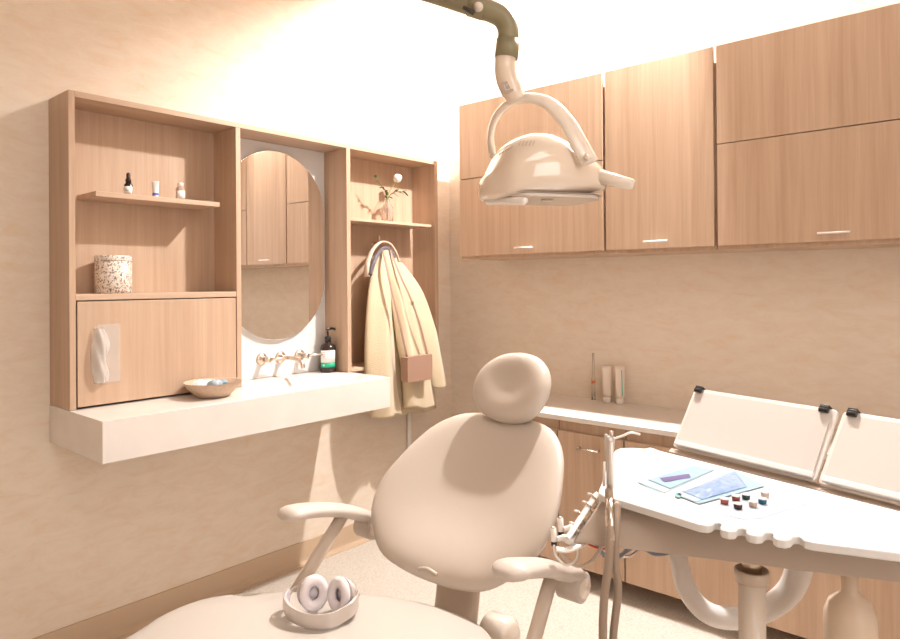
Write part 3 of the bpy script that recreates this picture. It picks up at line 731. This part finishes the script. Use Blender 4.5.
# long taupe beam below the tray
beam = [(-1.735, -1.841), (-1.667, -2.018), (-1.525, -2.383), (-1.43, -2.62), (-1.30, -2.60), (-1.30, -2.40), (-1.42, -2.05), (-1.54, -1.80), (-1.58, -1.79)]
zb = .758
bm = BM()
top = [(-1.628, -1.860), (-1.640, -2.018), (-1.510, -2.378), (-1.42, -2.62), (-1.30, -2.60), (-1.30, -2.40), (-1.42, -2.05), (-1.52, -1.83), (-1.57, -1.835)]
A = [bm.verts.new((x, y, zb)) for x, y in beam]; B_ = [bm.verts.new((x, y, .8335)) for x, y in top]
bm.faces.new(A[::-1]); bm.faces.new(B_)
for i in range(len(beam)): bm.faces.new([A[i], A[(i+1)%9], B_[(i+1)%9], B_[i]])
bmn = obj('beam', bm, 'unit_grey', du, bevel=.002)
# instrument shelf leaning out of the left end
e0 = deep(570, 540, 1.36); e1_ = deep(600, 494, 1.52)
d0 = (e1_-e0)
bm = BM(); sd = Vector((.03, .055, 0)).normalized()
side = ray(585, 518).normalized()*.08-RT*.004
for nm_, mat_, off0, off1, thk in (('instrument_rest', 'white_metal', 0, 1, .010),):
    a0 = e0; a1 = e1_; nn = d0.cross(side).normalized()*thk
    vs = [bm.verts.new(v) for v in (a0, a1, a1+side, a0+side, a0+nn, a1+nn, a1+side+nn, a0+side+nn)]
    for f in [(0,3,2,1),(4,5,6,7),(0,1,5,4),(1,2,6,5),(2,3,7,6),(3,0,4,7)]: bm.faces.new([vs[i] for i in f])
obj('instrument_rest', bm, 'white_metal', du, bevel=.002)
# post, collar and foot
pc = Vector((-1.545, -2.130, 0))
pc = deep(752, 600, 1.37); pc.z = 0
obj('post', lathe(BM(), [(.026, .0305), (.026, .690)], 32, T(pc.x, pc.y, 0)), 'cream_plastic', du, True)
obj('inner_post', lathe(BM(), [(.019, .6905), (.019, .7575)], 28, T(pc.x, pc.y, 0)), 'brass_brushed', du, True)
obj('collar', lathe(BM(), [(.0262, .684), (.033, .686), (.034, .708), (.030, .711), (.030, .701), (.0195, .701)], 32, T(pc.x, pc.y, 0), cap=False), 'arm_beige', du, True)
b = BM(); prism(b, rrect(-.25, .25, -.25, .25, .1, 6), .0005, .03, T(pc.x, pc.y, 0)); obj('foot', b, 'cream_plastic', du, bevel=.008)
# water bottle screwed under the beam
wb = deep(850, 620, 1.36); zt = zb
obj('water_bottle', lathe(BM(), [(.0, .42), (.042, .42), (.047, .43), (.0485, .60), (.047, .624), (.039, .646), (.024, .659), (.0155, .666), (.0165, .7575)], 36, T(wb.x, wb.y, 0)), 'bottle_plastic', du, True)
# boards behind the tray
def board(bl, br, tl, tr_, label, clips):
    bl, br, tl, tr_ = [Vector(v) for v in (bl, br, tl, tr_)]
    ux = (br-bl).normalized(); W = (br-bl).length; v0 = (tl-bl); v0 = (v0-ux*v0.dot(ux)); Hh = v0.length; uy = v0.normalized(); un = ux.cross(uy)
    if un.x > 0: un = -un                      # face the chair
    M = basis(bl, ux, uy, un) if ux.cross(uy).dot(un) > 0 else basis(bl, ux, uy, un)
    t = thing('tilted_board', label, 'board', (0, 0, 0), 0, 'tilted boards behind the tray')
    sk = (tr_-tl).length
    s0 = (tl-bl).dot(ux)
    W2 = sk
    def quad(i): return [(i, i), (W-i, i), (s0+W2-i, Hh-i), (s0+i, Hh-i)]
    def rq(i, r=.012):
        q = quad(i); out = []
        for k in range(4):
            p = Vector(q[k]); a_ = (Vector(q[k-1])-p).normalized(); c_ = (Vector(q[(k+1)%4])-p).normalized()
            for s in range(5):
                f = s/4; out.append(tuple(p+a_*r*(1-f)**2+c_*r*f**2))
        return out
    obj('frame', prism(BM(), rq(0), -.010, .0, M), 'board_frame', t, bevel=.003, seg=3)
    obj('face', prism(BM(), rq(.010), .0003, .0035, M), 'board_cream', t, bevel=.0012)
    # raised lip along the bottom and near side
    lip = [(.012, .004), (W-.004, .004), (W-.004, .018), (.012, .018)]
    obj('ledge', prism(BM(), lip, .004, .014, M), 'tray_white', t, bevel=.003, seg=3)
    for cu, lab in clips:
        k = thing('binder_clip', lab, 'clip', (0, 0, 0), 0, 'black clips on the boards')
        Mc = M @ T(s0+cu, Hh-.005, 0)
        b = BM(); box(b, -.011, .011, -.010, .006, .0040, .0120, Mc); box(b, -.011, .011, .0055, .009, -.014, .012, Mc); obj('jaw', b, 'black_plastic', k, bevel=.002)
        b = BM(); tube(b, [Mc @ Vector((-.009, -.004, .0135)), Mc @ Vector((.009, -.004, .0135))], .0022, 8); obj('lever', b, 'dark_grey', k, True)
    return t, M
b1, M1 = board((-1.192, -1.826, .852), (-1.305, -2.200, .852), (-1.090, -1.851, 1.0), (-1.203, -2.227, 1.0), 'cream tilted board with two black clips behind the tray', [(.020, 'small black clip on the left corner of the left board'), (.365, 'black clip on the right corner of the left board')])
b2, M2 = board((-1.313, -2.205, .852), (-1.425, -2.575, .852), (-1.203, -2.237, 1.0), (-1.315, -2.61, 1.0), 'cream tilted board cut by the right picture edge', [(.024, 'black clip on the right-hand board')])
# rail carrying the boards
bm = BM(); box(bm, -1.21+.0, -1.17, -2.6, -1.83, .80, .8455); bm.free()
bm = BM()
rl = [(-1.205, -1.822), (-1.165, -1.812), (-1.385, -2.60), (-1.435, -2.60)]
prism(bm, rl, .815, .8415); obj('board_rail', bm, 'unit_grey', du, bevel=.002)  # darker tone stands in for the shadow gap below the boards
bm = BM(); prism(bm, [(-1.30, -2.0), (-1.22, -1.98), (-1.25, -2.10), (-1.33, -2.12)], .79, .8145); prism(bm, [(-1.42, -2.05), (-1.22, -1.98), (-1.25, -2.10), (-1.40, -2.16)], .765, .7895); obj('rail_bracket', bm, 'unit_grey', du)

# syringe with two hoses
sy = thing('air_water_syringe', 'upright clear air water syringe with bent nozzle and taupe hoses at the tray corner', 'syringe', (0, 0, 0))
dsy = 1.385
P_ = lambda x, y, dd=0: deep(x, y, dsy+dd)
b = BM(); tube(b, [P_(610, 488), P_(610, 470), P_(609.5, 452), P_(609.5, 440), P_(609.5, 436)], [.0075, .0075, .0085, .0115, .009], 14); obj('handpiece', b, 'silver_plastic', sy, True)
b = BM(); tube(b, catmull([P_(613, 439), P_(622, 436), P_(631, 432.5), P_(640, 434.5)], 5), .0024, 8); obj('nozzle', b, 'white_metal', sy, True)
b = BM(); tube(b, [P_(611, 437), P_(611.5, 431)], .004, 10); tube(b, [P_(605.5, 440), P_(606, 434)], .0035, 8); obj('buttons', b, 'silver_plastic', sy, True)
b = BM(); tube(b, [P_(611, 442, -.008), P_(611, 488, -.008)], .0042, 8); tube(b, [P_(604.5, 462), P_(604, 486)], .003, 8); obj('sleeve', b, 'white_metal', sy, True)
b = BM(); tube(b, catmull([P_(609, 489, -.01), P_(610, 515, -.035), P_(610, 540, -.06), P_(608, 570, -.06), P_(604, 600, -.05), P_(603, 640, -.04), P_(606, 690, 0), P_(606, 752, .03)], 6), .0085, 12); obj('hose', b, 'hose_taupe', sy, True)
b = BM(); tube(b, [P_(610, 499, -.022), P_(610.5, 541, -.06)], .0098, 12); obj('hose_cuff', b, 'steel', sy, True)
sy2 = thing('instrument_hose', 'taupe hose hanging beside the syringe hose at the tray corner', 'hose', (0, 0, 0))
b = BM(); tube(b, catmull([P_(617, 503, -.02), P_(616, 530, -.05), P_(615, 560, -.05), P_(618, 590, -.04), P_(613, 640, -.03), P_(612, 700, 0), P_(617, 752, .03)], 6), .0080, 12); obj('hose', b, 'hose_taupe', sy2, True)
# floor box the hoses enter
fbp = P_(611, 752, .03)
fb = thing('floor_box', 'low cream service box on the floor below the hoses', 'service box', (fbp.x, fbp.y, 0))
b = BM(); box(b, -.10, .10, -.10, .10, .0005, fbp.z); obj('housing', b, 'cream_plastic', fb, bevel=.015, seg=3)

# other handpieces in the rest
def handpiece(px, py, dd, label, kind):
    a_ = deep(px, py, dd); t = thing('handpiece', label, 'dental instrument', (0, 0, 0), 0, 'handpieces on the instrument rest')
    if kind == 'valve':
        e = deep(px+1, py+13, dd); b = BM(); tube(b, [a_, e], [.0065, .0068], 16); obj('sleeve', b, 'white_plastic', t, True)
        b = BM(); tube(b, [a_+UP*.0008, a_+UP*.003], [.005, .004], 14); obj('tip', b, 'brass_brushed', t, True)
        b = BM(); tube(b, [e-UP*.0005, e-UP*.009], .0064, 16); obj('ring', b, 'black_plastic', t, True)
        f = deep(px+28, py+6, dd+.05)
        b = BM(); tube(b, catmull([e+UP*.004+RT*.006, e+RT*.022+UP*.006, e+RT*.035, f], 5), [.006]*4+[.008]*12, 12); obj('elbow', b, 'white_plastic', t, True)
    else:
        f = deep(px+10, py+16, dd); b = BM(); tube(b, [a_, a_*.6+f*.4, f], [.0022, .0045, .0052], 12); obj('body', b, 'steel', t, True)
        b = BM(); tube(b, [a_+UP*.001, a_+UP*.003-RT*.010], .0026, 8); obj('head', b, 'white_metal', t, True)
handpiece(560, 518, 1.44, 'white suction valve with black ring, upper one on the instrument rest', 'valve')
handpiece(553, 528, 1.40, 'white suction valve with black ring, lower one on the instrument rest', 'valve')
handpiece(592, 495, 1.50, 'thin steel handpiece topmost on the instrument rest', 'drill')
handpiece(587, 503, 1.47, 'steel handpiece second from the top of the instrument rest', 'drill')
handpiece(579, 512, 1.44, 'thicker steel handpiece in the middle of the instrument rest', 'drill')
handpiece(574, 524, 1.41, 'short steel handpiece near the lower end of the instrument rest', 'drill')
# bracket under the valves
b = BM(); tube(b, catmull([deep(556, 549, 1.38), deep(566, 550, 1.38), deep(578, 546, 1.39), deep(586, 540, 1.42)], 5), [(.010, .005)]*16, 12); obj('valve_bracket', b, 'white_metal', du, True)
def hose(label, pts, r, mat, nm='thin_hose', grp='thin hoses under the unit'):
    t = tag(obj(nm, tube(BM(), catmull(pts, 6), r, 10), mat, None, True), label, 'hose', grp); return t
hose('pale thin hose looping below the white suction valves', [deep(554, 545, 1.39), deep(556, 556, 1.39), deep(566, 565, 1.40), deep(576, 560, 1.42), deep(578, 548, 1.44)], .0026, 'white_plastic')
hose('taupe thin hose curving from the valves to the syringe hoses', [deep(560, 550, 1.41), deep(568, 561, 1.42), deep(580, 566, 1.44), deep(593, 560, 1.46), deep(602, 546, 1.5)], .0042, 'arm_beige')
hose('red wire under the left end of the taupe beam', [deep(584, 540, 1.50), deep(592, 546, 1.50), deep(604, 549, 1.52), deep(617, 547, 1.55), deep(625, 540, 1.6)], .0024, 'red_wire')
hose('dark blue grey hose under the taupe beam beside the syringe hoses', [deep(596, 545, 1.56), deep(605, 556, 1.56), deep(616, 558, 1.56), deep(628, 550, 1.58), deep(640, 543, 1.62)], .005, 'blue_wire')
hose('silver grey hose under the taupe beam beside the syringe hoses', [deep(600, 548, 1.60), deep(612, 553, 1.60), deep(628, 556, 1.60), deep(640, 548, 1.62), deep(655, 540, 1.64)], .004, 'steel')
hose('blue grey hose showing right below the beam near the white hose', [deep(640, 542, 1.60), deep(650, 552, 1.58), deep(662, 554, 1.58), deep(680, 548, 1.62)], .005, 'blue_wire')

# big corrugated white suction hose
pts = catmull([deep(674, 540, 1.62), deep(679, 560, 1.60), deep(687, 590, 1.58), deep(708, 613, 1.56), deep(738, 618, 1.56), deep(768, 608, 1.56), deep(790, 590, 1.56), deep(800, 565, 1.56), deep(801, 540, 1.58)], 24)
rad = []
for i in range(len(pts)): rad.append((.0195+.011*(i/len(pts)))+(.0009*(1 if i % 2 else -1) if i < len(pts)-1 else 0))
tag(obj('suction_hose', tube(BM(), pts, rad, 28, up=Vector((0, 0, 1))), 'hose_white', None, True), 'thick white corrugated suction hose looping behind the post', 'hose')

# ------------------------------------------------------------------ things on the tray
def tp_(px, py, z=.8505): v = on(px, py, 'z', z); return v
def sheet(name, mat, pix, z0, z1, parent=None, bump=0, seed=0):
    poly = [(on(x, y, 'z', z0).x, on(x, y, 'z', z0).y) for x, y in pix]
    return obj(name, prism(BM(), poly, z0, z1), mat, parent, bevel=.0004)
def wavy(name, mat, pix, z0, amp, parent, seed, th=.0006, n=26, puff=0):
    """thin crinkled film over a four-cornered patch of the tray"""
    q = [on(x, y, 'z', z0) for x, y in pix]; rnd = random.Random(seed); ph = [rnd.uniform(0, 6) for _ in range(6)]
    b = BM(); G = []
    for i in range(n+1):
        row = []
        for j in range(n+1):
            s, t_ = i/n, j/n; p = q[0]*(1-s)*(1-t_)+q[1]*s*(1-t_)+q[2]*s*t_+q[3]*(1-s)*t_
            e = (math.sin(PI*s)*math.sin(PI*t_))**.5 if 0 < i < n and 0 < j < n else 0
            w = amp*(1+.5*math.sin(s*17+ph[0]+4*t_)+.5*math.sin(t_*13+ph[1]+6*s)+.35*math.sin(31*t_+9*s+ph[2]))*e+puff*e*e
            row.append(b.verts.new(p+Vector((0, 0, max(.0002, w)))))
        G.append(row)
    for i in range(n):
        for j in range(n): b.faces.new([G[i][j], G[i+1][j], G[i+1][j+1], G[i][j+1]])
    o = obj(name, b, mat, parent, True); md = o.modifiers.new('t', 'SOLIDIFY'); md.thickness = th; md.offset = 1; return o
po = thing('sterile_pouch', 'flat sterilisation pouch with purple print, nearest the tray corner', 'pouch', (0, 0, 0), 0, 'pouches on the tray')
sheet('paper_back', 'pouch_white', [(638, 482), (665, 493), (716, 470), (693, 465)], .8505, .8513, po)
wavy('film_front', 'pouch_blue', [(648, 480), (670, 489), (714, 470), (694, 466)], .8516, .0007, po, 2)
sheet('teal_seal', 'teal_strip', [(637.5, 481.5), (661, 491.8), (664, 493.5), (639, 483.2)], .8516, .8520, po)
sheet('purple_patch', 'purple_print', [(660, 478), (664, 482), (691, 477.5), (689, 473.8)], .8535, .8538, po)
pd = thing('sterile_pouch', 'puffy pale blue sterilisation pouch beside the coloured caps', 'pouch', (0, 0, 0), 0, 'pouches on the tray')
sheet('paper_back', 'pouch_blue', [(676, 495), (699, 504), (765, 486), (735, 470)], .8522, .8528, pd)
wavy('film_front', 'pouch_film', [(682, 492), (702, 500), (747, 487), (735, 472)], .8530, .0022, pd, 5, puff=.004)
sheet('white_seal', 'pouch_white', [(682, 489.5), (677, 494.5), (697, 502), (703, 498)], .8532, .8536, pd)
sheet('teal_seal', 'teal_strip', [(676, 492), (674.5, 496), (679, 498), (682, 494.5)], .8532, .8536, pd)
tag(sheet('mixing_pad', 'mixing_pad', [(716, 507), (724, 515), (742, 519.5), (760, 519), (772, 515), (808, 504), (808, 500), (770, 492), (745, 492), (722, 500)], .8503, .8509), 'translucent pale blue palette under the coloured caps', 'palette')
tag(sheet('paper_sheet', 'paper_white', [(842, 533), (893, 521), (905, 522), (905, 540)], .8503, .8507), 'thin white paper lying on the right part of the tray', 'paper')
for (px, py, mt, lab) in [(724.5, 503, 'cap_red', 'small red-brown cap, leftmost on the palette'), (736, 500, 'cap_maroon', 'small maroon cap on the palette between the red-brown and green caps'), (746, 498.5, 'cap_green', 'small dark green cap at the far edge of the palette'),
                          (738, 508, 'cap_black', 'small black cap nearest the scalloped tray edge'), (753, 506, 'cap_beige', 'small beige cap on the palette in front of the teal cap'), (762.5, 503, 'cap_teal', 'small teal cap on the palette'), (765, 496.5, 'cap_pink', 'small pale pink cap, rightmost on the palette')]:
    p = on(px, py, 'z', .852)
    k = thing('colour_cap', lab, 'cap', (p.x, p.y, .8510), math.radians(random.uniform(20, 60)), 'coloured caps on the palette')
    obj('cup', lathe(BM(), [(0, 0), (.0068, 0), (.0076, .001), (.0080, .0085), (.0072, .009), (0, .0082)], 20), mt, k, True)
    obj('clear_lid', lathe(BM(), [(0, .0092), (.0084, .0092), (.0084, .0108), (0, .0112)], 20), 'white_plastic', k, True)

# ------------------------------------------------------------------ dental lamp
DL = 1.5; PXM = DL/FPX
dl = thing('dental_lamp', 'white dental operating lamp hanging on a jointed olive and white arm', 'lamp', (0, 0, 0))
D_ = lambda x, y, dd=0: deep(x, y, DL+dd)
b = BM()
up_pt = D_(380, -22, .10)
tube(b, catmull([D_(380, -22, .10), D_(430, -8, .04), D_(462, 2, .01), D_(484, 9, 0), D_(501, 17, 0), D_(508, 30, 0), D_(507.5, 46, 0), D_(506, 54, 0)], 6), .0235, 24); 
obj('upper_arm', b, 'olive_plastic', dl, True)
b = BM(); tube(b, [D_(508.2, 40), D_(506.2, 58.5)], .0265, 24); obj('arm_sleeve', b, 'olive_plastic', dl, True); b = BM(); tube(b, [D_(470, 4.5, .005), D_(486, 9, 0)], .0262, 24); obj('arm_sleeve', b, 'olive_plastic', dl, True)
b = BM(); tube(b, [D_(478, 7, -.027), D_(479, 7, -.020)], .0105, 20); obj('arm_screw', b, 'cream_plastic', dl, True)
b = BM(); tube(b, [D_(463, 7.5, -.023), D_(474, 13, -.024)], [.004, .006], 6); obj('arm_gap', b, 'dark_grey', dl, True)
b = BM(); tube(b, [up_pt, Vector((up_pt.x, up_pt.y, up_pt.z+.06)), Vector((up_pt.x, up_pt.y, HC-.04))], .022, 20); tube(b, [Vector((up_pt.x, up_pt.y, HC-.04)), Vector((up_pt.x, up_pt.y, HC-.0005))], .07, 24); obj('ceiling_pole', b, 'olive_plastic', dl, True)
b = BM(); tube(b, catmull([D_(506, 55), D_(505, 66), D_(506.5, 78), D_(512, 91), D_(517, 101)], 6), [.0235]*7+[.0245]*12+[.022]*6, 24); la = obj('lower_arm', b, 'lamp_shell', dl, True)
# small grey plate with a mark
fr_ = basis(D_(507, 87, -.0232), RT*.95+UP*.31, (UP*.95-RT*.31), -FW)
obj('label_plate', prism(BM(), rrect(-.0115, .0115, -.0125, .0125, .002), -.004, .0006, fr_), 'label_grey', la)
b = BM(); tube(b, [fr_ @ Vector((-.005, .006, .001)), fr_ @ Vector((-.005, -.006, .001)), fr_ @ Vector((.005, -.006, .001))], .0008, 6); tube(b, [fr_ @ Vector((.0, .003, .001)), fr_ @ Vector((.005, .006, .001))], .0008, 6); obj('label_mark', b, 'cream_plastic', la)
# yoke arch
b = BM(); ya = catmull([D_(493, 156, .05), D_(490.5, 138, .05), D_(495, 119, .03), D_(508, 104, .01), D_(526, 98, -.01), D_(548, 103, -.04), D_(567, 122, -.07), D_(579, 143, -.09), D_(590, 163, -.10)], 7)
tube(b, ya, [(.017+.005*i/len(ya), .0085+.001*i/len(ya)) for i in range(len(ya))], 18, up=RT*1.0+UP*.01)
yk = obj('yoke', b, 'cream_plastic', dl, True)
# head: loft of cross sections along the lamp's length
ctr = D_(541, 172)
Uu = (RT*1.0+FW*.30); Uu.z = 0; Uu.normalize(); Uu = Uu - Vector((0, 0, .0)); Vv = Vector((-Uu.y, Uu.x, 0)); Ww = Vector((0, 0, 1))
tab = [  # px along, top y, bottom y, half depth
    (477.5, 188, 193, .012), (480, 180, 199, .035), (486, 174, 202, .060), (492, 164, 202, .080), (499, 151, 202, .092), (508, 143, 201, .100), (520, 137.5, 200, .106),
    (533, 135.5, 199.5, .108), (546, 137, 199, .107), (558, 142, 198, .103), (568, 149, 197, .098), (578, 153, 196, .090), (588, 158, 194.5, .078), (597, 163, 193, .062), (604, 168, 191, .044), (608, 173, 189, .020)]
sec = catmull([(a_, b_, c_) for a_, b_, c_, d_ in tab], 4); dp = catmull([(d_, 0, 0) for *_, d_ in tab], 4)
def head_ring(bm, px, ty, by, hd, n=40, f=1.0, part='shell'):
    u_ = (px-541)*PXM; cz = 0; t_ = (172-ty)*PXM; bt = (172-by)*PXM
    belt = bt+(t_-bt)*.42; ring = []
    for k in range(n):
        a_ = 2*PI*k/n; c_, s_ = math.cos(a_), math.sin(a_)
        if s_ >= 0: y_ = math.copysign(abs(c_)**.85, c_)*hd; z_ = belt+(t_-belt)*abs(s_)**.95
        else: y_ = math.copysign(abs(c_)**.55, c_)*hd; z_ = belt-(belt-bt)*abs(s_)**.6
        ring.append(bm.verts.new(ctr+Uu*u_+Vv*y_+Ww*z_))
    return ring
bm = BM(); rings = []
for s_, d_ in zip(sec, dp): rings.append(head_ring(bm, s_.x, s_.y, s_.z, d_.x))
n = 40
for a_, c_ in zip(rings, rings[1:]):
    for k in range(n): bm.faces.new([a_[k], a_[(k+1)%n], c_[(k+1)%n], c_[k]])
bm.faces.new(rings[0][::-1]); bm.faces.new(rings[-1])
hd = obj('lamp_head', bm, 'lamp_shell', dl, True)
# lens plate under the head
lz = (172-199.5)*PXM
ML = basis(ctr+Vector((0, 0, lz)), Uu, Vv, Ww)
obj('lens', prism(BM(), [(x*.95, y) for x, y in rrect(-.115, .125, -.082, .082, .05, 8)], -.004, .0035, ML), 'lamp_lens', dl, bevel=.0015)
obj('lens_seam', prism(BM(), [(x*.97, y*1.02) for x, y in rrect(-.118, .128, -.084, .084, .05, 8)], .0037, .0052, ML), 'label_grey', dl)
b = BM(); lathe(b, [(0, -.0075), (.010, -.0075), (.013, -.0055), (.013, -.0045), (0, -.0045)], 24, ML @ T(.0, -.03, 0)); obj('bulb_window', b, 'arm_beige', dl, True)
# vents on the dome
for (px, py) in [(517, 144), (520.5, 143.3), (524, 142.8), (527.5, 142.6), (531, 142.6)]:
    pass
def surf(px, py):     # the place on the lamp head seen there
    return None
# handles
b = BM(); p0 = D_(597, 176, -.03); p1 = D_(634, 185, -.07)
tube(b, [p0, p0*.5+p1*.5, p0*.06+p1*.94, p1], [(.020, .017), (.0165, .014), (.0150, .0125), (.011, .009)], 20, up=UP); obj('handle', b, 'cream_plastic', dl, True)
b = BM(); p0 = D_(486, 201, -.02); p1 = D_(526, 201, -.12)
tube(b, [p0, p0*.94+p1*.06, p1*.95+p0*.05, p1], [.006, .0085, .0085, .006], 18, up=UP); obj('handle', b, 'white_plastic', dl, True)
b = BM(); tube(b, [D_(588, 158, -.125), D_(586, 156, -.10)], [.006, .007], 20); obj('pivot_screw', b, 'cream_plastic', yk, True)
# vents cut as dark slits laid on the dome by ray casting on the finished head
dg = bpy.context.evaluated_depsgraph_get(); dg.update()
hev = hd
def hit(px, py):
    ok, loc, nor, idx = hev.ray_cast(CAM, ray(px, py).normalized()); return (loc, nor) if ok else (None, None)
for g_, xs in enumerate(([500, 503, 506, 509, 512], [520, 523.5, 527, 530.5, 534])):
    for i, px in enumerate(xs):
        y0 = 152.5-1.6*i if g_ == 0 else 141
        a_, n1 = hit(px-1.0, y0+4.5 if g_ else y0+2.5); c_, n2 = hit(px+.8, y0)
        if a_ and c_:
            b = BM(); tube(b, [a_+n1*.0002, c_+n2*.0002], .0012, 6); obj('vent_slit', b, 'unit_grey', hd)

# ------------------------------------------------------------------ light
MATS['light_strip'].node_tree.nodes['Principled BSDF'].inputs['Emission Strength'].default_value = 62
MATS['window_glow'].node_tree.nodes['Principled BSDF'].inputs['Emission Strength'].default_value = 3.3
MATS['light_panel'].node_tree.nodes['Principled BSDF'].inputs['Emission Strength'].default_value = 3.6
w = bpy.data.worlds.new('world'); scene.world = w; w.use_nodes = True
w.node_tree.nodes['Background'].inputs[0].default_value = (1, .9, .8, 1); w.node_tree.nodes['Background'].inputs[1].default_value = .3
vs = scene.view_settings
vs.view_transform = 'Standard'; vs.look = 'None'; vs.gamma = 1; vs.exposure = .17; vs.use_curve_mapping = False
